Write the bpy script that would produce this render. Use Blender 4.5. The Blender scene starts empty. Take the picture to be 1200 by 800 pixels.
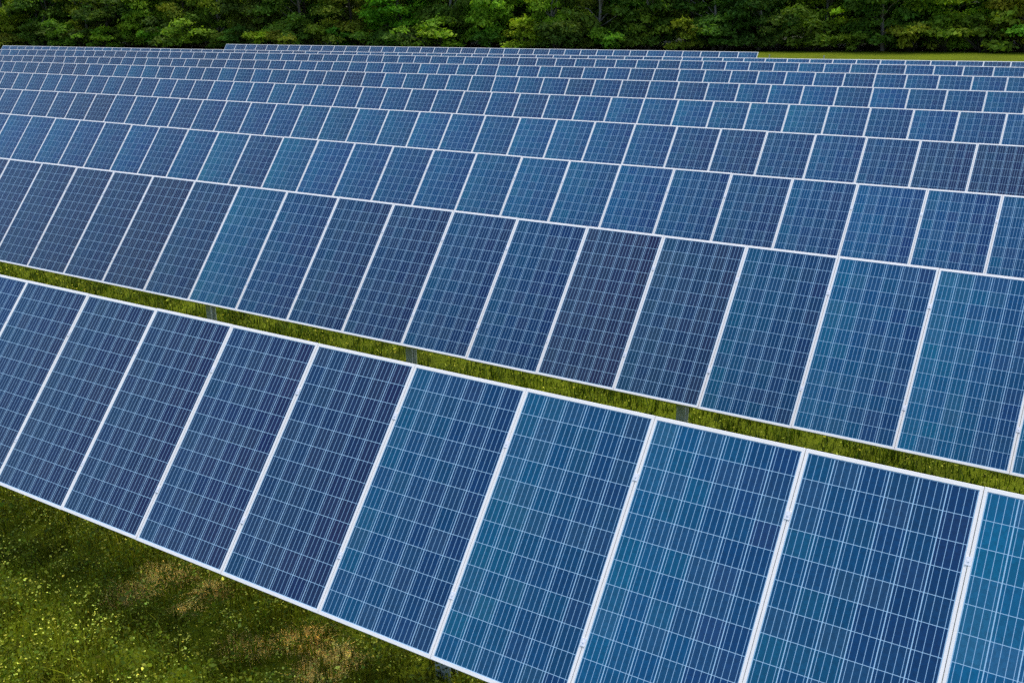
import bpy, math, random
import numpy as np
from mathutils import Matrix, Vector

random.seed(7)
RNG = np.random.default_rng(11)
S = bpy.context.scene
COL = S.collection
R = math.radians

# ------------------------------------------------------------------ helpers
def link(o, parent=None):
    COL.objects.link(o)
    if parent is not None:
        o.parent = parent
    return o

def tag(o, label=None, category=None, group=None, kind=None):
    if label: o['label'] = label
    if category: o['category'] = category
    if group: o['group'] = group
    if kind: o['kind'] = kind
    return o

def empty(name, loc=(0, 0, 0), rz=0.0):
    o = bpy.data.objects.new(name, None)
    o.empty_display_size = 0.3
    o.location = loc
    o.rotation_euler = (0, 0, rz)
    return link(o)

def mesh_from(name, verts, faces, mat=None, smooth=False):
    me = bpy.data.meshes.new(name)
    me.from_pydata([tuple(v) for v in verts], [], [tuple(f) for f in faces])
    if mat: me.materials.append(mat)
    if smooth:
        me.polygons.foreach_set('use_smooth', [True] * len(me.polygons))
    me.update()
    return me

def mesh_np(name, V, F, mat, colors=None):
    """V (n,3), F (m,k) with one k; colors (n,4) per point"""
    me = bpy.data.meshes.new(name)
    k = F.shape[1]
    me.vertices.add(len(V)); me.vertices.foreach_set('co', V.astype(np.float32).ravel())
    me.loops.add(F.size); me.loops.foreach_set('vertex_index', F.astype(np.int32).ravel())
    me.polygons.add(len(F))
    me.polygons.foreach_set('loop_start', np.arange(0, F.size, k, dtype=np.int32))
    me.polygons.foreach_set('loop_total', np.full(len(F), k, dtype=np.int32))
    if colors is not None:
        a = me.color_attributes.new('tint', 'FLOAT_COLOR', 'POINT')
        a.data.foreach_set('color', colors.astype(np.float32).ravel())
    me.materials.append(mat)
    me.update(calc_edges=True)
    me.validate()
    return me

class MB:
    def __init__(self): self.v = []; self.f = []
    def box(self, c, s, m=None):
        x, y, z = (q / 2 for q in s)
        b = len(self.v)
        for dx, dy, dz in ((-1,-1,-1),(1,-1,-1),(1,1,-1),(-1,1,-1),(-1,-1,1),(1,-1,1),(1,1,1),(-1,1,1)):
            p = Vector((c[0] + dx * x, c[1] + dy * y, c[2] + dz * z))
            self.v.append(tuple(m @ p) if m else tuple(p))
        for q in ((0,3,2,1),(4,5,6,7),(0,1,5,4),(1,2,6,5),(2,3,7,6),(3,0,4,7)):
            self.f.append(tuple(b + i for i in q))
    def prism(self, outline, z0, z1):
        b = len(self.v); n = len(outline)
        for x, y in outline: self.v.append((x, y, z0))
        for x, y in outline: self.v.append((x, y, z1))
        self.f.append(tuple(b + i for i in reversed(range(n))))
        self.f.append(tuple(b + n + i for i in range(n)))
        for i in range(n):
            j = (i + 1) % n
            self.f.append((b + i, b + j, b + n + j, b + n + i))
    def tube(self, pts, rad, n=10):
        pts = [Vector(p) for p in pts]
        rad = rad if hasattr(rad, '__len__') else [rad] * len(pts)
        b = len(self.v)
        for i, p in enumerate(pts):
            d = (pts[min(i + 1, len(pts) - 1)] - pts[max(i - 1, 0)]).normalized()
            ref = Vector((0, 0, 1)) if abs(d.z) < 0.9 else Vector((1, 0, 0))
            u = d.cross(ref).normalized(); w = u.cross(d)
            for k in range(n):
                a = 2 * math.pi * k / n
                self.v.append(tuple(p + rad[i] * (math.cos(a) * u + math.sin(a) * w)))
        for i in range(len(pts) - 1):
            for k in range(n):
                k2 = (k + 1) % n
                self.f.append((b + i*n + k, b + i*n + k2, b + (i+1)*n + k2, b + (i+1)*n + k))
        self.f.append(tuple(b + k for k in reversed(range(n))))
        self.f.append(tuple(b + (len(pts)-1)*n + k for k in range(n)))
    def build(self, name, mat, parent=None, smooth=False):
        return link(bpy.data.objects.new(name, mesh_from(name, self.v, self.f, mat, smooth)), parent)

# ------------------------------------------------------------------ node helpers
def new_mat(name):
    m = bpy.data.materials.new(name); m.use_nodes = True
    nt = m.node_tree
    for n in list(nt.nodes): nt.nodes.remove(n)
    out = nt.nodes.new('ShaderNodeOutputMaterial')
    return m, nt, out

class NG:
    def __init__(self, nt): self.nt = nt
    def n(self, t, **kw):
        nd = self.nt.nodes.new(t)
        for k, v in kw.items(): setattr(nd, k, v)
        return nd
    def set(self, sock, v):
        if isinstance(v, bpy.types.NodeSocket): self.nt.links.new(v, sock)
        elif v is not None: sock.default_value = v
    def math(self, op, a, b=None, c=None, clamp=False):
        nd = self.n('ShaderNodeMath', operation=op); nd.use_clamp = clamp
        self.set(nd.inputs[0], a)
        if b is not None: self.set(nd.inputs[1], b)
        if c is not None: self.set(nd.inputs[2], c)
        return nd.outputs[0]
    def mix(self, f, a, b, blend='MIX'):
        nd = self.n('ShaderNodeMix', data_type='RGBA', blend_type=blend)
        self.set(nd.inputs[0], f); self.set(nd.inputs[6], a); self.set(nd.inputs[7], b)
        return nd.outputs[2]
    def noise(self, vec, scale, detail=3, rough=0.55):
        nd = self.n('ShaderNodeTexNoise')
        self.set(nd.inputs['Vector'], vec); nd.inputs['Scale'].default_value = scale
        nd.inputs['Detail'].default_value = detail; nd.inputs['Roughness'].default_value = rough
        return nd.outputs[0]
    def ramp(self, f, stops):
        nd = self.n('ShaderNodeValToRGB'); self.set(nd.inputs[0], f)
        cr = nd.color_ramp
        while len(cr.elements) > 1: cr.elements.remove(cr.elements[-1])
        cr.elements[0].position = stops[0][0]; cr.elements[0].color = stops[0][1]
        for p, c in stops[1:]:
            e = cr.elements.new(p); e.color = c
        return nd.outputs[0]

def principled(g, out, color, rough=0.5, spec=0.5, metal=0.0, normal=None):
    b = g.n('ShaderNodeBsdfPrincipled')
    g.set(b.inputs['Base Color'], color); g.set(b.inputs['Roughness'], rough)
    g.set(b.inputs['Specular IOR Level'], spec); g.set(b.inputs['Metallic'], metal)
    if normal is not None: g.set(b.inputs['Normal'], normal)
    g.nt.links.new(b.outputs[0], out.inputs[0])
    return b

# ------------------------------------------------------------------ materials
PW, PL = 1.0085, 1.97          # panel size
PITCH = 1.012
LIP_X, LIP_Y = 0.0185, 0.025 # visible frame lips
CX, CY = 0.1611, 0.1594     # cell pitch

def mat_cells():
    m, nt, out = new_mat('photovoltaic_cells'); g = NG(nt)
    tc = g.n('ShaderNodeTexCoord'); oi = g.n('ShaderNodeObjectInfo')
    sx = g.n('ShaderNodeSeparateXYZ'); nt.links.new(tc.outputs['Object'], sx.inputs[0])
    u = g.math('MULTIPLY_ADD', sx.outputs[0], 1 / CX, 3.0)
    v = g.math('MULTIPLY_ADD', sx.outputs[1], 1 / CY, 6.0)
    fu, fv = g.math('FRACT', u), g.math('FRACT', v)
    iu, iv = g.math('FLOOR', u), g.math('FLOOR', v)
    def edge(f, half):      # 1 close to the cell border
        d = g.math('ABSOLUTE', g.math('SUBTRACT', f, 0.5))
        return g.math('GREATER_THAN', d, 0.5 - half)
    gap = g.math('MAXIMUM', edge(fu, 0.0030 / CX), edge(fv, 0.0017 / CY))
    gap = g.math('MAXIMUM', gap, g.math('GREATER_THAN', g.math('ABSOLUTE', sx.outputs[0]), 3 * CX))
    gap = g.math('MAXIMUM', gap, g.math('GREATER_THAN', g.math('ABSOLUTE', sx.outputs[1]), 6 * CY))
    fb = g.math('FRACT', g.math('MULTIPLY', fu, 4.0))
    bus = g.math('LESS_THAN', g.math('ABSOLUTE', g.math('SUBTRACT', fb, 0.5)), 4 * BUS / 2 / CX)
    # per-cell colour: every cell is cut from another wafer
    cv = g.n('ShaderNodeCombineXYZ'); nt.links.new(iu, cv.inputs[0]); nt.links.new(iv, cv.inputs[1])
    g.set(cv.inputs[2], g.math('MULTIPLY', oi.outputs['Random'], 91.7))
    wn = g.n('ShaderNodeTexWhiteNoise', noise_dimensions='3D'); nt.links.new(cv.outputs[0], wn.inputs['Vector'])
    sc = g.n('ShaderNodeSeparateColor'); nt.links.new(wn.outputs['Color'], sc.inputs[0])
    # wafers sorted by shade across the module: tealer strings on one side, navy ones on the other
    tone = g.math('MULTIPLY_ADD', iu, -0.075, 0.19)
    tone = g.math('ADD', tone, g.math('MULTIPLY_ADD', sc.outputs[0], 0.12, -0.06))
    hs = g.n('ShaderNodeHueSaturation')
    g.set(hs.inputs['Hue'], g.math('ADD', g.math('MULTIPLY_ADD', tone, -0.06, 0.5), g.math('MULTIPLY_ADD', sc.outputs[1], 0.014, -0.007)))
    g.set(hs.inputs['Saturation'], g.math('MULTIPLY_ADD', sc.outputs[2], 0.12, 0.94))
    g.set(hs.inputs['Value'], g.math('ADD', g.math('MULTIPLY', tone, 0.85), 1.0))
    nt.links.new(oi.outputs['Color'], hs.inputs['Color'])
    # multicrystalline grain
    off = g.n('ShaderNodeVectorMath', operation='ADD')
    nt.links.new(tc.outputs['Object'], off.inputs[0]); nt.links.new(cv.outputs[0], off.inputs[1])
    vo = g.n('ShaderNodeTexVoronoi'); vo.inputs['Scale'].default_value = 55
    nt.links.new(off.outputs[0], vo.inputs['Vector'])
    vs = g.n('ShaderNodeSeparateColor'); nt.links.new(vo.outputs['Color'], vs.inputs[0])
    grain = g.math('MULTIPLY_ADD', vs.outputs[0], 0.24, 0.88)
    bright = g.n('ShaderNodeVectorMath', operation='SCALE')
    nt.links.new(hs.outputs[0], bright.inputs[0]); g.set(bright.inputs['Scale'], grain)
    c = g.mix(bus, bright.outputs[0], (0.26, 0.45, 0.63, 1))
    c = g.mix(gap, c, (0.31, 0.51, 0.68, 1))
    # thin, uneven dust film
    dn = g.noise(off.outputs[0], 2.2, 4, 0.6)
    dust = g.math('MULTIPLY_ADD', dn, 0.022, -0.004, clamp=True)
    c = g.mix(dust, c, (0.42, 0.42, 0.42, 1))
    rough = g.math('MULTIPLY_ADD', dn, 0.16, 0.06)
    b = principled(g, out, c, rough, SPEC)
    b.inputs['IOR'].default_value = 1.45
    return m
BUS = 0.0031
SPEC = 0.32

def mat_simple(name, col, rough, spec=0.5, metal=0.0, var=0.1, scale=8.0):
    m, nt, out = new_mat(name); g = NG(nt)
    tc = g.n('ShaderNodeTexCoord')
    nz = g.noise(tc.outputs['Object'], scale, 5, 0.6)
    lo = tuple(c * (1 - var) for c in col) + (1,); hi = tuple(min(1, c * (1 + var)) for c in col) + (1,)
    c = g.ramp(nz, [(0.3, lo), (0.7, hi)])
    r = g.math('MULTIPLY_ADD', nz, 0.2, rough - 0.1)
    principled(g, out, c, r, spec, metal)
    return m

def mat_leaf(name, trans=0.35):
    m, nt, out = new_mat(name); g = NG(nt)
    oi = g.n('ShaderNodeObjectInfo')
    at = g.n('ShaderNodeAttribute', attribute_name='tint')
    c = g.mix(1.0, oi.outputs['Color'], at.outputs['Color'], 'MULTIPLY')
    d = g.n('ShaderNodeBsdfPrincipled'); nt.links.new(c, d.inputs['Base Color'])
    d.inputs['Roughness'].default_value = 0.65; d.inputs['Specular IOR Level'].default_value = 0.10
    t = g.n('ShaderNodeBsdfTranslucent')
    tcol = g.mix(1.0, c, (1.15, 1.25, 0.6, 1), 'MULTIPLY'); nt.links.new(tcol, t.inputs[0])
    mx = g.n('ShaderNodeMixShader'); mx.inputs[0].default_value = trans
    nt.links.new(d.outputs[0], mx.inputs[1]); nt.links.new(t.outputs[0], mx.inputs[2])
    nt.links.new(mx.outputs[0], out.inputs[0])
    return m

def mat_ground():
    m, nt, out = new_mat('meadow_ground'); g = NG(nt)
    geo = g.n('ShaderNodeNewGeometry'); P = geo.outputs['Position']
    big = g.noise(P, 0.22, 4, 0.6); mid = g.noise(P, 2.3, 5, 0.65); fine = g.noise(P, 30, 4, 0.7)
    grass = g.ramp(mid, [(0.30, (0.040, 0.060, 0.005, 1)), (0.50, (0.085, 0.115, 0.005, 1)), (0.72, (0.115, 0.155, 0.006, 1))])
    grass = g.mix(g.math('MULTIPLY', fine, 0.6), grass, g.ramp(fine, [(0.35, (0.05, 0.065, 0.005, 1)), (0.65, (0.15, 0.175, 0.007, 1))]))
    grass = g.mix(g.ramp(big, [(0.42, (0, 0, 0, 1)), (0.62, (0.6, 0.6, 0.6, 1))]), grass, (0.112, 0.152, 0.004, 1))
    # woodland floor beyond the meadow edge: litter and shade plants
    sp = g.n('ShaderNodeSeparateXYZ'); nt.links.new(P, sp.inputs[0])
    wob = g.math('MULTIPLY_ADD', g.noise(P, 0.35, 3), 4.0, -2.0)
    edge = g.math('ADD', sp.outputs[1], wob)
    edge = g.math('SUBTRACT', edge, g.math('MAXIMUM', 76.5, g.math('MULTIPLY_ADD', sp.outputs[0], 0.15, 96.0)))
    wood = g.math('DIVIDE', edge, 2.0, clamp=True)
    floor = g.ramp(mid, [(0.3, (0.016, 0.018, 0.007, 1)), (0.7, (0.035, 0.042, 0.012, 1))])
    c = g.mix(wood, grass, floor)
    bp = g.n('ShaderNodeBump'); bp.inputs['Strength'].default_value = 0.7; bp.inputs['Distance'].default_value = 0.06
    nt.links.new(g.math('ADD', fine, g.math('MULTIPLY', mid, 2.0)), bp.inputs['Height'])
    principled(g, out, c, 0.9, 0.04, normal=bp.outputs[0])
    return m

def mat_bark():
    m, nt, out = new_mat('bark'); g = NG(nt)
    tc = g.n('ShaderNodeTexCoord')
    mp = g.n('ShaderNodeMapping'); mp.inputs['Scale'].default_value = (6, 6, 0.8)
    nt.links.new(tc.outputs['Object'], mp.inputs[0])
    nz = g.noise(mp.outputs[0], 3, 5, 0.65)
    oi = g.n('ShaderNodeObjectInfo')
    c = g.mix(1.0, oi.outputs['Color'], g.ramp(nz, [(0.3, (0.5, 0.5, 0.5, 1)), (0.7, (1.3, 1.3, 1.3, 1))]), 'MULTIPLY')
    bp = g.n('ShaderNodeBump'); bp.inputs['Strength'].default_value = 0.6; nt.links.new(nz, bp.inputs['Height'])
    principled(g, out, c, 0.85, 0.2, normal=bp.outputs[0])
    return m

M_CELL = mat_cells()
M_FRAME = mat_simple('anodised_aluminium', (0.78, 0.765, 0.735), 0.45, 0.5, 0.0, 0.04, 3.0)
M_CLAMP = mat_simple('clamp_aluminium', (0.80, 0.81, 0.83), 0.35, 0.5, 0.2, 0.05, 20.0)
M_STEEL = mat_simple('galvanised_steel', (0.52, 0.57, 0.51), 0.5, 0.5, 0.05, 0.15, 14.0)
M_STAKE = mat_simple('weathered_wood', (0.42, 0.42, 0.30), 0.8, 0.2, 0.0, 0.2, 10.0)
M_LEAF = mat_leaf('leaves', 0.45)
M_GRASS = mat_leaf('grass_leaves', 0.3)
M_GROUND = mat_ground()
M_BARK = mat_bark()

# ------------------------------------------------------------------ terrain
def smooth_noise(x, y, seed, n=7, f0=0.05, f1=0.25):
    r = np.random.default_rng(seed); o = np.zeros_like(x, dtype=float)
    for _ in range(n):
        f = math.exp(r.uniform(math.log(f0), math.log(f1))); a = r.uniform(0, 2 * math.pi)
        o += np.sin((x * math.cos(a) + y * math.sin(a)) * f * 2 * math.pi + r.uniform(0, 6.28))
    return o / n

def ground_z(x, y):
    x = np.asarray(x, float); y = np.asarray(y, float)
    xc = 170 * np.tanh(x / 170)
    rise = np.clip((y - 110) / 200, 0, 1) ** 2 * 3.0        # the wood climbs gently
    return -0.0062 * xc + 0.05 * smooth_noise(x, y, 3) + rise

def axis(*segs):
    out = []
    for a, b, n in segs: out += list(np.linspace(a, b, n, endpoint=False))
    return np.array(out + [segs[-1][1]])
gx = axis((-900, -200, 14), (-200, -30, 70), (-30, 15, 120), (15, 80, 30), (80, 900, 14))
gy = axis((-400, -10, 12), (-10, 16, 70), (16, 120, 90), (120, 1200, 24))
GX, GY = np.meshgrid(gx, gy); GZ = ground_z(GX, GY)
V = np.stack([GX, GY, GZ], -1).reshape(-1, 3)
nx, ny = len(gx), len(gy)
ii = np.arange(nx * ny).reshape(ny, nx)
F = np.stack([ii[:-1, :-1], ii[:-1, 1:], ii[1:, 1:], ii[1:, :-1]], -1).reshape(-1, 4)
gme = mesh_np('ground', V, F, M_GROUND)
gme.polygons.foreach_set('use_smooth', [True] * len(gme.polygons))
gobj = link(bpy.data.objects.new('ground', gme)); tag(gobj, kind='structure')

# ------------------------------------------------------------------ solar rows
# row: y of the top edge, its height at x=0, slope, curvature, x of seam 0, tilt
ROWS = {
    1: [5.6621888, 2.2852163, -0.0026152, 4.82e-05, -9.6386696, 49.7424703],
    2: [10.588763, 2.2607213, -0.0093134, -0.000116, -16.8736921, 50.5570616],
    3: [15.6633519, 2.1602102, -0.0064217, 9.65e-05, -26.0623114, 50.7846981],
    4: [20.5901769, 2.2062976, -0.0093835, -6.39e-05, -34.2481198, 51.2420681],
    5: [25.6786362, 2.257316, -0.0071669, -8.8e-06, -42.5138098, 52.3211191],
    6: [30.7150022, 2.3062102, -0.0064735, -6.8e-06, -50.7724619, 54.5216578],
    7: [35.7308921, 2.3235227, -0.0074029, -4.98e-05, -59.0004224, 54.8398752],
    8: [40.6376317, 2.3014662, -0.0083795, -4.76e-05, -66.1590672, 55.947685],
    9: [45.679558, 2.2028926, -0.0037179, 2.82e-05, -27.7830131, 52.4945794],
    10: [50.4969781, 2.154163, -0.0068161, 1.38e-05, -56.1511773, 52.4945794]
}
SPAN = {1: (-4, 12), 2: (-6, 19), 3: (-5, 29), 4: (-5, 36), 5: (-5, 44), 6: (-5, 51), 7: (-5, 59), 8: (-6, 65), 9: (-47, 27), 10: (0, 38)}
POST0 = {1: 5.57, 2: 4.62}
MORE = 8
LABEL = {
    1: 'row of large solar panels whose low edge hangs over the rough grass',
    2: 'second row of solar panels, standing behind the narrow strip of grass',
    3: 'third row of solar panels counted from the rough grass',
    4: 'fourth row of solar panels counted from the rough grass',
    5: 'fifth row of solar panels counted from the rough grass',
    6: 'sixth row of solar panels counted from the rough grass',
    7: 'seventh row of solar panels counted from the rough grass',
    8: 'eighth row of solar panels, just in front of the nearly hidden slim row',
    9: 'nearly hidden ninth row of solar panels, only a thin strip of it showing',
    10: 'short last row of solar panels near the trees, both ends in view',
}

# one panel: laminate slab (part) + frame ring (sub-part)
def panel_meshes():
    hx, hy = PW / 2, PL / 2
    ix, iy = hx - LIP_X, hy - LIP_Y
    mb = MB(); mb.box((0, 0, -0.003), (2 * ix + 0.006, 2 * iy + 0.006, 0.006))
    lam = mesh_from('solar_panel', mb.v, mb.f, M_CELL)
    v = []; f = []
    prof = [(0, -0.036), (0, 0.0015), (0.0015, 0.003), (1.0, 0.003), (1.0, -0.036)]   # (fraction of lip, z)
    rings = []
    for t, z in prof:
        dx, dy = (LIP_X * t, LIP_Y * t) if t in (0, 1.0) else (t, t)
        rings.append(len(v))
        v += [(-hx + dx, -hy + dy, z), (hx - dx, -hy + dy, z), (hx - dx, hy - dy, z), (-hx + dx, hy - dy, z)]
    n = len(rings)
    for a in range(n):
        b = (a + 1) % n
        for k in range(4):
            k2 = (k + 1) % 4
            f.append((rings[a] + k, rings[a] + k2, rings[b] + k2, rings[b] + k))
    fr = mesh_from('frame', v, f, M_FRAME)
    mb = MB()
    mb.box((0, 0, 0.0051), (0.032, 0.05, 0.0036)); mb.box((0, 0, 0.0085), (0.011, 0.011, 0.0035)); mb.box((0, 0, -0.014), (0.0022, 0.05, 0.034))
    cl = mesh_from('clamp', mb.v, mb.f, M_CLAMP)
    return lam, fr, cl
ME_PANEL, ME_FRAME, ME_CLAMP = panel_meshes()

def ibeam(k):
    w, d, t = (0.07 if k == 1 else 0.055), 0.05, 0.009
    return [(-w, -d), (w, -d), (w, -d + t), (t/2, -d + t), (t/2, d - t), (w, d - t), (w, d), (-w, d), (-w, d - t), (-t/2, d - t), (-t/2, -d + t), (-w, -d + t)]

TEAL = {(2, 5): 0.65, (3, 8): 0.8, (3, 10): 0.7, (5, 34): 0.7, (1, 5): 0.2, (1, 6): 0.42, (1, 7): 0.25, (2, 14): 0.3, (1, 9): 0.4, (1, 8): 0.15, (2, 13): 0.2}
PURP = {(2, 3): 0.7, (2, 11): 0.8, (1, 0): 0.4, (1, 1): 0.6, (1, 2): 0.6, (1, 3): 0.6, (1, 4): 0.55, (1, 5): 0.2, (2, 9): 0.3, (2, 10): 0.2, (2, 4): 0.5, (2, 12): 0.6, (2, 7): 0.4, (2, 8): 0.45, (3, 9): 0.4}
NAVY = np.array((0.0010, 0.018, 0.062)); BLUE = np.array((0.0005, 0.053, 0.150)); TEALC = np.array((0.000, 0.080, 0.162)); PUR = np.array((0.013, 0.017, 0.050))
for k, (yt, zt, sl, cu, x0, tilt) in ROWS.items():
    t = R(tilt); i0, i1 = SPAN[k]
    ct, st = math.cos(t), math.sin(t)
    def ztop(x): return zt + sl * x + cu * x * x
    yc = yt - PL / 2 * ct
    xmid = x0 + (i0 + i1) / 2 * PITCH
    e0, e1 = (i0 - MORE, i1 + MORE) if k <= 8 else (i0, i1 + (MORE if k == 9 else 0))   # the rows run on past the frame
    order = list(range(i0, i1)) + list(range(e0, i0)) + list(range(i1, e1))
    root = empty('solar_panel_row', (xmid, yc, float(ground_z(xmid, yc))))
    tag(root, LABEL[k], 'solar panels', 'rows of tilted solar panels')
    base = root.location.copy()
    rr = random.Random(100 + k)
    for i in order:
        xc = x0 + (i + 0.5) * PITCH
        zc = ztop(xc) - PL / 2 * st
        slope = math.atan(sl + 2 * cu * xc)
        p = bpy.data.objects.new('solar_panel', ME_PANEL); link(p, root)
        rot = Matrix.Rotation(-slope, 4, 'Y') @ Matrix.Rotation(t + R(rr.gauss(0, 0.10)), 4, 'X') @ Matrix.Rotation(R(rr.gauss(0, 0.07)), 4, 'Y')
        p.matrix_local = Matrix.Translation(Vector((xc, yc, zc)) - base + Vector((0, 0, rr.gauss(0, 0.0015)))) @ rot
        # sky sheen put into the tint by position and row; a few modules differ
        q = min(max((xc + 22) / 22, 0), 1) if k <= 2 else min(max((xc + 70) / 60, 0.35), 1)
        drift = float(smooth_noise(np.array([xc]), np.array([yc]), 900 + k, 6, 0.04, 0.16)[0])
        c = NAVY * (1 - q) + BLUE * q
        te = TEAL.get((k, i), max(0.0, 0.55 * drift + rr.gauss(0.0, 0.13)))
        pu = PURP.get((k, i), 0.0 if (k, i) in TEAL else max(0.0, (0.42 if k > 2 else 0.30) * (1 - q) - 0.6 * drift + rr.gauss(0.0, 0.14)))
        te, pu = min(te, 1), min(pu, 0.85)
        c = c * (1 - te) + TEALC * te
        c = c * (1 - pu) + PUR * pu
        c = c * math.exp(rr.gauss(0, 0.08))
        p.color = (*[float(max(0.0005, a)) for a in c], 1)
        if (k, i) in TEAL and TEAL[(k, i)] >= 0.6: p['label'] = 'brighter teal blue solar panel'
        fr = bpy.data.objects.new('frame', ME_FRAME); link(fr, p)
        if k <= 3 and i < e1 - 1:
            for yy in (-0.55, 0.55):
                cl = bpy.data.objects.new('clamp', ME_CLAMP); link(cl, p)
                cl.location = (PITCH / 2, yy, 0)
    # torque tube under the panels, following the row
    n = Vector((0, -st, ct))
    xa, xb = x0 + e0 * PITCH - 0.12, x0 + e1 * PITCH + 0.12
    pts = []
    for x in np.linspace(xa, xb, 40):
        pts.append(Vector((x, yc, ztop(x) - PL / 2 * st)) - n * 0.12 - base)
    mb = MB(); mb.tube(pts, 0.06, 8); mb.build('torque_tube', M_STEEL, root)
    # posts every four metres
    pn = POST0.get(k, rr.uniform(0, 3.9)); pn = pn - (7.906 if k == 1 else 3.953) * math.floor((pn - e0 - 0.6) / (7.906 if k == 1 else 3.953))
    while pn < e1 - 0.3:
        x = x0 + pn * PITCH; y = yc + n.y * -0.12
        if k == 2 and 0 < pn < 2:
            pn += 3.953
            continue
        zg = float(ground_z(x, y)) - 0.3; ze = ztop(x) - PL / 2 * st - n.z * 0.12 - 0.062
        mb = MB(); mb.prism(ibeam(k), zg, ze)
        o = mb.build('post', M_STEEL, root)
        o.location = Vector((x, y, 0)) - base
        mb = MB(); mb.box((0, 0, 0), (0.20, 0.15, 0.012)); mb.tube([(-0.07, 0, 0.066), (0.07, 0, 0.066)], 0.072, 14)
        b = mb.build('bearing', M_STEEL, o); b.location = (0, 0, ze + 0.004)
        pn += 3.953 * (2 if k == 1 else 1)

# pale stakes in the meadow behind the panels
for px_x, lab in ((-23.5, 'thin pale stake in the bright meadow, closest to the short last row of panels'),
                  (-17.6, 'thin pale stake in the bright meadow, middle one of three'),
                  (-14.8, 'thin pale stake in the bright meadow, farthest from the short last row of panels')):
    mb = MB(); z = float(ground_z(px_x, 52.0))
    mb.prism([(-0.03, -0.03), (0.03, -0.03), (0.03, 0.03), (-0.03, 0.03)], -0.3, 1.95)
    mb.v += []; o = mb.build('marker_stake', M_STAKE); o.location = (px_x, 52.0, z); o.rotation_euler = (R(random.gauss(0, 2)), R(random.gauss(0, 2)), 0.4)
    tag(o, lab, 'stake', 'pale stakes in the meadow')

# ------------------------------------------------------------------ trees
def leaf_cloud(centers, radii, per, size, seed, upbias=0.35, shell=0.55, sq=(1, 1, 0.75)):
    r = np.random.default_rng(seed)
    Vs = []; Cs = []
    for c, rad in zip(centers, radii):
        n = int(per * (rad ** 2))
        d = r.normal(size=(n, 3)); d /= np.linalg.norm(d, axis=1)[:, None]
        d[:, 2] = np.where(d[:, 2] < -0.25, -d[:, 2] * 0.6, d[:, 2])
        rr = rad * (shell + (1 - shell) * r.random(n) ** 0.5) * (1 + 0.22 * r.normal(size=n))
        pos = np.asarray(c) + d * rr[:, None] * np.asarray(sq)
        nrm = d * 0.6 + np.array((0, 0, upbias)) + r.normal(size=(n, 3)) * 0.45
        nrm /= np.linalg.norm(nrm, axis=1)[:, None]
        a = np.cross(nrm, r.normal(size=(n, 3))); a /= np.linalg.norm(a, axis=1)[:, None]
        b = np.cross(nrm, a)
        s = size * np.exp(r.normal(0, 0.3, n))[:, None]
        q = np.stack([pos - a * s, pos + b * s * 0.55 - nrm * s * 0.12, pos + a * s, pos - b * s * 0.55 - nrm * s * 0.12], 1)
        Vs.append(q.reshape(-1, 3))
        tone = np.exp(r.normal(0, 0.16)) * np.exp(r.normal(0, 0.20, n))
        warm = r.normal(0.0, 0.05) + r.normal(0, 0.06, n)
        col = np.stack([tone * (1 + warm), tone, tone * (1 - warm), np.ones(n)], 1)
        Cs.append(np.repeat(col, 4, axis=0))
    V = np.concatenate(Vs); C = np.clip(np.concatenate(Cs), 0.05, 4)
    return V, np.arange(len(V)).reshape(-1, 4), C

def crown_mesh(seed, h=11.0, w=3.4, low=0.9, n=70, per=250, size=0.17):
    r = np.random.default_rng(seed); cs = []; rs = []
    for _ in range(n):
        t = r.random() ** 1.25
        z = low + (h - low) * t
        prof = w * (0.62 + 0.5 * math.sin(math.pi * min(1, (t * 0.85 + 0.18)))) * (1.0 if t < 0.72 else max(0.2, 1 - (t - 0.72) * 2.6))
        a = r.uniform(0, 6.283); rad = prof * math.sqrt(r.uniform(0.12, 1)) * 0.86
        cs.append((rad * math.cos(a), rad * math.sin(a), z)); rs.append(r.uniform(0.55, 1.25))
    V, F, C = leaf_cloud(cs, rs, per, size, seed + 1)
    return mesh_np('crown', V, F, M_LEAF, C), cs

def trunk_mesh(seed, cs, h=11.0, r0=0.19):
    r = random.Random(seed); mb = MB()
    pts = [(0, 0, -0.3)]; x = y = 0
    for i in range(1, 7):
        x += r.gauss(0, 0.16); y += r.gauss(0, 0.16); pts.append((x, y, h * 0.88 * i / 6))
    mb.tube(pts, [r0 * (1.25 if i == 0 else 1 - 0.13 * i) for i in range(7)], 8)
    for c in r.sample(cs, min(16, len(cs))):
        zt = max(0.6, min(c[2] - 0.6, h * 0.8) * r.uniform(0.55, 0.85))
        k = zt / (h * 0.88) * 6; i = min(5, int(k)); f = k - i
        s = Vector(pts[i]).lerp(Vector(pts[i + 1]), f); e = Vector(c)
        mid = s.lerp(e, 0.5) + Vector((r.gauss(0, .15), r.gauss(0, .15), r.uniform(0, .3)))
        rb = r0 * 0.34
        mb.tube([s, mid, e], [rb, rb * 0.65, rb * 0.25], 5)
    return mesh_from('trunk', mb.v, mb.f, M_BARK, True)

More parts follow.
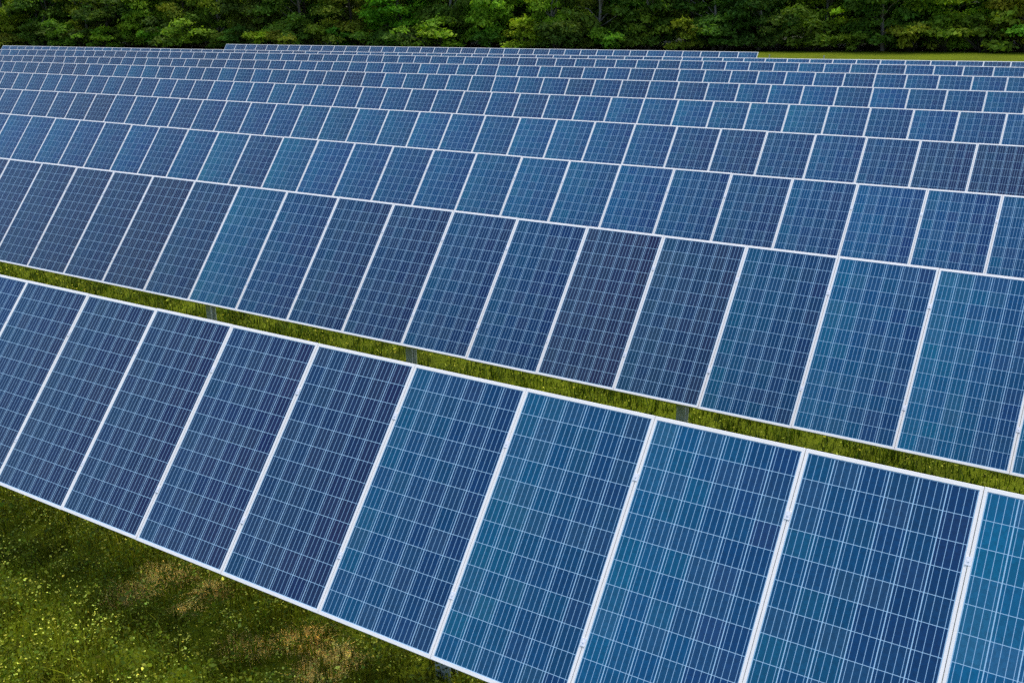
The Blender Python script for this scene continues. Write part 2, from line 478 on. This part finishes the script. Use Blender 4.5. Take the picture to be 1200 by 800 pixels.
VAR = []
for s_ in range(7):
    tall = s_ % 3 == 2
    cm, cs_ = crown_mesh(40 + s_ * 5, h=12.5 if tall else 10.5, w=3.0 + 0.5 * (s_ % 3), low=0.35 + 0.3 * (s_ % 2))
    VAR.append((cm, trunk_mesh(70 + s_, cs_, 12.5 if tall else 10.5)))
BUSH = []
for s_ in range(4):
    r_ = np.random.default_rng(300 + s_); cs_ = [(r_.normal(0, 0.75), r_.normal(0, 0.75), abs(r_.normal(0.9, 0.55)) + 0.25) for _ in range(16)]
    V_, F_, C_ = leaf_cloud(cs_, [r_.uniform(0.4, 0.8) for _ in cs_], 330, 0.13, 310 + s_)
    mb = MB(); rb_ = random.Random(s_)
    for c in cs_[:9]: mb.tube([(rb_.gauss(0, .12), rb_.gauss(0, .12), -0.2), (c[0] * .5, c[1] * .5, c[2] * .55), c], [0.035, 0.025, 0.01], 5)
    BUSH.append((mesh_np('foliage', V_, F_, M_LEAF, C_), mesh_from('stem', mb.v, mb.f, M_BARK, True)))

DARK = (0.092, 0.172, 0.020); MIDG = (0.160, 0.265, 0.020); LIGHT = (0.25, 0.36, 0.022)
def edge_y(x): return max(76.0, 95.5 + 0.15 * x)
def place(var, name, parts, x, y, sc, rz, col, bark, label, cat, group):
    root = empty(name, (x, y, float(ground_z(x, y))), rz); root.scale = (sc[0], sc[0], sc[1])
    tag(root, label, cat, group)
    for (nm, me), cc in zip(zip(parts, var), (col, bark)):
        o = bpy.data.objects.new(nm, me); link(o, root); o.color = (*cc, 1)
    return root

rt = random.Random(5)
ORD = ['first', 'second', 'third', 'fourth', 'fifth', 'sixth', 'seventh', 'eighth', 'ninth', 'tenth', 'eleventh', 'twelfth', 'thirteenth', 'fourteenth', 'fifteenth', 'sixteenth', 'seventeenth', 'eighteenth', 'nineteenth', 'twentieth', 'twenty-first', 'twenty-second', 'twenty-third', 'twenty-fourth', 'twenty-fifth', 'twenty-sixth', 'twenty-seventh', 'twenty-eighth', 'twenty-ninth', 'thirtieth', 'thirty-first', 'thirty-second', 'thirty-third', 'thirty-fourth', 'thirty-fifth', 'thirty-sixth', 'thirty-seventh', 'thirty-eighth', 'thirty-ninth', 'fortieth']
BARKS = ((0.05, 0.042, 0.032), (0.10, 0.09, 0.075), (0.24, 0.22, 0.19))
x = -168.0; n_ = 0
while x < 34:
    kind = rt.choices((0, 1, 2), (0.45, 0.38, 0.17))[0]
    col = (DARK, MIDG, LIGHT)[kind]; j = [math.exp(rt.gauss(0, 0.12)) for _ in range(3)]
    col = tuple(a * b for a, b in zip(col, j))
    word = ('dark green', 'mid green', 'pale yellow-green')[kind]
    place(VAR[rt.randrange(7)], 'broadleaf_tree', ('crown', 'trunk'), x, edge_y(x) + 3 + rt.uniform(-1.2, 1.2),
          (rt.uniform(0.85, 1.15), rt.uniform(0.85, 1.2)), rt.uniform(0, 6.28), col, rt.choice(BARKS),
          '%s leafy tree, %s from the left in the front rank of the wood edge' % (word, ORD[min(n_, 39)]), 'tree', 'trees along the wood edge')
    n_ += 1
    x += rt.uniform(4.3, 7.0)
for rank, (off, lo, hi) in enumerate(((8.0, 1.0, 1.4), (13.5, 1.15, 1.6), (20.0, 1.3, 1.8))):
    x = -185.0 + rank * 2
    while x < 45:
        kind = rt.choices((0, 1, 2), (0.6, 0.32, 0.08))[0]
        col = tuple(a * math.exp(rt.gauss(0, 0.12)) for a in (DARK, MIDG, LIGHT)[kind])
        place(VAR[rt.randrange(7)], 'broadleaf_tree', ('crown', 'trunk'), x, edge_y(x) + off + rt.uniform(-1.5, 1.5),
              (rt.uniform(0.95, 1.25), rt.uniform(lo, hi)), rt.uniform(0, 6.28), col, rt.choice(BARKS),
              'tall leafy tree inside the wood, behind its front rank', 'tree', 'trees deep in the wood')
        x += rt.uniform(5.2, 8.0)
x = -160.0; nb = 0
while x < 30:
    kind = rt.choices((0, 1, 2), (0.4, 0.4, 0.2))[0]
    col = tuple(a * math.exp(rt.gauss(0, 0.12)) for a in (DARK, MIDG, LIGHT)[kind])
    s0 = rt.uniform(0.8, 1.35)
    place(BUSH[rt.randrange(4)], 'bush', ('foliage', 'stem'), x, edge_y(x) + rt.uniform(-0.6, 1.2), (s0 * rt.uniform(1, 1.25), s0), rt.uniform(0, 6.28), col, BARKS[0],
          '%s bush at the foot of the wood, %s bush from the left' % (('dark green', 'mid green', 'pale yellow-green')[kind], ORD[min(nb, 39)]), 'bush', 'bushes at the foot of the wood')
    nb += 1
    x += rt.uniform(2.4, 4.6)

# ------------------------------------------------------------------ meadow plants (nobody could count them)
def blades(n, x0, x1, y0, y1, hmin, hmax, wid, seed, lean=0.5, keep=None):
    r = np.random.default_rng(seed)
    x = r.uniform(x0, x1, n); y = r.uniform(y0, y1, n)
    dens = smooth_noise(x, y, seed + 1, 12, 0.5, 3.5)
    k = r.random(n) < np.clip(0.62 + 0.75 * dens, 0.12, 1)
    if keep is not None: k &= keep(x, y)
    x, y, dens = x[k], y[k], dens[k]; n = len(x)
    tall = np.clip(0.75 + 1.3 * smooth_noise(x, y, seed + 2, 12, 0.5, 3.5), 0.2, 2.2)
    h = r.uniform(hmin, hmax, n) * tall; a = r.uniform(0, 6.283, n); l = np.abs(r.normal(0, lean, n)) * h
    z = ground_z(x, y) - 0.01
    w = wid * r.uniform(0.6, 1.4, n)
    b = np.stack([x, y, z], 1); side = np.stack([np.cos(a + 1.57), np.sin(a + 1.57), 0 * a], 1) * w[:, None] / 2
    ln = np.stack([np.cos(a) * l, np.sin(a) * l, 0 * a], 1); up = np.stack([0 * a, 0 * a, h], 1)
    V = np.stack([b - side, b + side, b + ln * .35 + up * .6 + side * .8, b + ln * .35 + up * .6 - side * .8, b + ln + up * .92], 1).reshape(-1, 3)
    i = np.arange(n)[:, None] * 5
    F = np.stack([i + [0, 1, 2], i + [0, 2, 3], i + [3, 2, 4]], 1).reshape(-1, 3)
    tone = np.exp(r.normal(0, 0.42, n)) * (1 + 1.0 * smooth_noise(x, y, seed + 3, 12, 0.4, 3.0)); warm = r.normal(0.0, 0.14, n) + 0.12 * smooth_noise(x, y, seed + 4, 8, 0.15, 0.9)
    C = np.stack([tone * (1 + warm), tone, tone * (1 - warm), np.ones(n)], 1)
    return V, F, np.clip(np.repeat(C, 5, axis=0), 0.05, 4)

def leaflets(n, x0, x1, y0, y1, zmin, zmax, size, seed, spread=0.3, thr=0.0, gain=1.0):
    r = np.random.default_rng(seed)
    x = r.uniform(x0, x1, n); y = r.uniform(y0, y1, n)
    d = smooth_noise(x, y, seed + 1, 12, 0.5, 4.0)
    k = r.random(n) < np.clip(0.55 + gain * (d - thr), 0.03, 1)
    x, y, d = x[k], y[k], d[k]; n = len(x)
    z = ground_z(x, y) + r.uniform(zmin, zmax, n) * np.clip(0.8 + 0.8 * d, 0.3, 1.7)
    pos = np.stack([x, y, z], 1)
    nrm = np.array((0, 0, 1.0)) + r.normal(size=(n, 3)) * spread; nrm /= np.linalg.norm(nrm, axis=1)[:, None]
    a = np.cross(nrm, r.normal(size=(n, 3))); a /= np.linalg.norm(a, axis=1)[:, None]; b = np.cross(nrm, a)
    s = (size * np.exp(r.normal(0, 0.35, n)))[:, None]
    V = np.stack([pos - a * s, pos - b * s * .7, pos + a * s, pos + b * s * .7], 1).reshape(-1, 3)
    tone = np.exp(r.normal(0, 0.38, n)); warm = r.normal(0, 0.12, n)
    C = np.stack([tone * (1 + warm), tone, tone * (1 - warm), np.ones(n)], 1)
    return V, np.arange(len(V)).reshape(-1, 4), np.clip(np.repeat(C, 4, axis=0), 0.05, 4)

def stuff(name, me, col, label, cat):
    o = link(bpy.data.objects.new(name, me)); o.color = (*col, 1)
    return tag(o, label, cat, kind='stuff')

FRONT = (-18.0, 3.5, 1.6, 6.4); STRIP = (-28.0, 12.0, 9.3, 12.2)
# bare, dead patches in the rough grass
DEAD = [(-7.05, 4.51, 0.10), (-7.05, 4.73, 0.13), (-7.08, 4.94, 0.12), (-6.90, 4.98, 0.10), (-5.60, 4.51, 0.11), (-5.55, 4.62, 0.09), (-5.32, 4.79, 0.11), (-5.26, 4.92, 0.10), (-4.91, 4.77, 0.12), (-4.87, 4.57, 0.09), (-6.45, 4.65, 0.08), (-5.29, 4.59, 0.07), (-4.85, 4.88, 0.09), (-6.44, 4.96, 0.07)]
def alive(x, y):
    k = np.ones(len(x), bool)
    for cx, cy, rad in DEAD: k &= (x - cx) ** 2 + ((y - cy) * 1.4) ** 2 > (0.8 * rad) ** 2
    return k
V, F, C = blades(240000, *FRONT, 0.07, 0.22, 0.008, 21, keep=alive)
stuff('rough_grass', mesh_np('rough_grass', V, F, M_GRASS, C), (0.108, 0.120, 0.004), 'rough green grass in front of the nearest row of panels', 'grass')
V, F, C = leaflets(290000, *FRONT, 0.04, 0.20, 0.0105, 31, 0.6, 0.05, 2.0)
stuff('clover', mesh_np('clover', V, F, M_GRASS, C), (0.088, 0.120, 0.005), 'low leafy clover growing through the rough grass in front of the panels', 'clover')
V, F, C = leaflets(190000, *FRONT, 0.08, 0.34, 0.012, 35, 0.7, 0.12, 3.0)
stuff('tall_weeds', mesh_np('tall_weeds', V, F, M_GRASS, C), (0.075, 0.105, 0.005), 'taller leafy weeds standing in clumps in the rough grass', 'weeds')
V, F, C = leaflets(90000, *FRONT, 0.12, 0.26, 0.0085, 41, 0.6, 0.1, 1.8)
stuff('yellow_flowers', mesh_np('yellow_flowers', V, F, M_GRASS, C), (0.44, 0.47, 0.06), 'tiny pale yellow flowers scattered in the rough grass', 'flowers')
V, F, C = blades(138000, *STRIP, 0.05, 0.20, 0.010, 51)
stuff('meadow_grass', mesh_np('meadow_grass', V, F, M_GRASS, C), (0.048, 0.078, 0.004), 'bright grass in the narrow strip between the two nearest rows of panels', 'grass')
V, F, C = leaflets(20000, *STRIP, 0.06, 0.14, 0.012, 61, 0.5, 0.1, 1.3)
stuff('meadow_flowers', mesh_np('meadow_flowers', V, F, M_GRASS, C), (0.34, 0.36, 0.03), 'tiny yellow flowers in the narrow grass strip between panel rows', 'flowers')
# dead straw lying in the patches
Vs = []; Fs = []; Cs = []; off = 0
for q, (cx, cy, rad) in enumerate(DEAD):
    rad *= 1.25
    V, F, C = blades(5000, cx - rad * 1.5, cx + rad * 1.5, cy - rad * 0.9, cy + rad * 0.9, 0.015, 0.035, 0.008, 400 + q * 9, lean=4.0, keep=lambda X, Y: ((X - cx) / rad / 1.5) ** 2 + ((Y - cy) / rad / 0.9) ** 2 < 0.75 + 0.8 * smooth_noise(X, Y, 77 + q, 8, 1.5, 6.0))
    Vs.append(V); Fs.append(F + off); Cs.append(C); off += len(V)
stuff('dry_grass', mesh_np('dry_grass', np.concatenate(Vs), np.concatenate(Fs), M_GRASS, np.concatenate(Cs)), (0.66, 0.50, 0.13), 'matted patches of dry straw in the rough grass', 'dry grass')

# ------------------------------------------------------------------ light
SUN_EL, SUN_AZ = R(70), R(15)      # azimuth measured from +Y towards +X
w = bpy.data.worlds.new('World'); S.world = w; w.use_nodes = True
nt = w.node_tree
bg = nt.nodes.get('Background') or nt.nodes.new('ShaderNodeBackground')
sky = nt.nodes.new('ShaderNodeTexSky'); sky.sky_type = 'NISHITA'; sky.sun_disc = False
sky.sun_elevation = SUN_EL; sky.sun_rotation = SUN_AZ
sky.air_density = 1.0; sky.dust_density = 3.0; sky.ozone_density = 1.0
nt.links.new(sky.outputs[0], bg.inputs[0]); bg.inputs[1].default_value = 0.15
ld = bpy.data.lights.new('sun', 'SUN'); ld.energy = 1.5; ld.angle = R(24); ld.color = (1.0, 0.96, 0.90)
lo = link(bpy.data.objects.new('sun', ld))
d = Vector((math.sin(SUN_AZ) * math.cos(SUN_EL), math.cos(SUN_AZ) * math.cos(SUN_EL), math.sin(SUN_EL)))
lo.rotation_euler = d.to_track_quat('Z', 'Y').to_euler(); lo.location = (0, 0, 30)

# ------------------------------------------------------------------ camera
right = Vector((0.84203468, 0.53897254, -0.02205002)); up = Vector((-0.15615083, 0.28267306, 0.94642108)); fwd = Vector((-0.51632792, 0.79347624, -0.32218153))
cam = bpy.data.cameras.new('camera'); co = link(bpy.data.objects.new('camera', cam))
m = Matrix((right, up, -fwd)).transposed().to_4x4(); m.translation = Vector((0, 0, 4.93)); co.matrix_world = m
cam.sensor_width = 36.0; cam.lens = 35.03; cam.clip_start = 0.1; cam.clip_end = 3000
S.camera = co

S.view_settings.view_transform = 'Standard'; S.view_settings.look = 'None'
S.view_settings.exposure = 0.88; S.view_settings.gamma = 1.0; S.view_settings.use_curve_mapping = False
S.cycles.max_bounces = 6; S.cycles.diffuse_bounces = 3; S.cycles.glossy_bounces = 3; S.cycles.transmission_bounces = 3
S.cycles.use_denoising = False
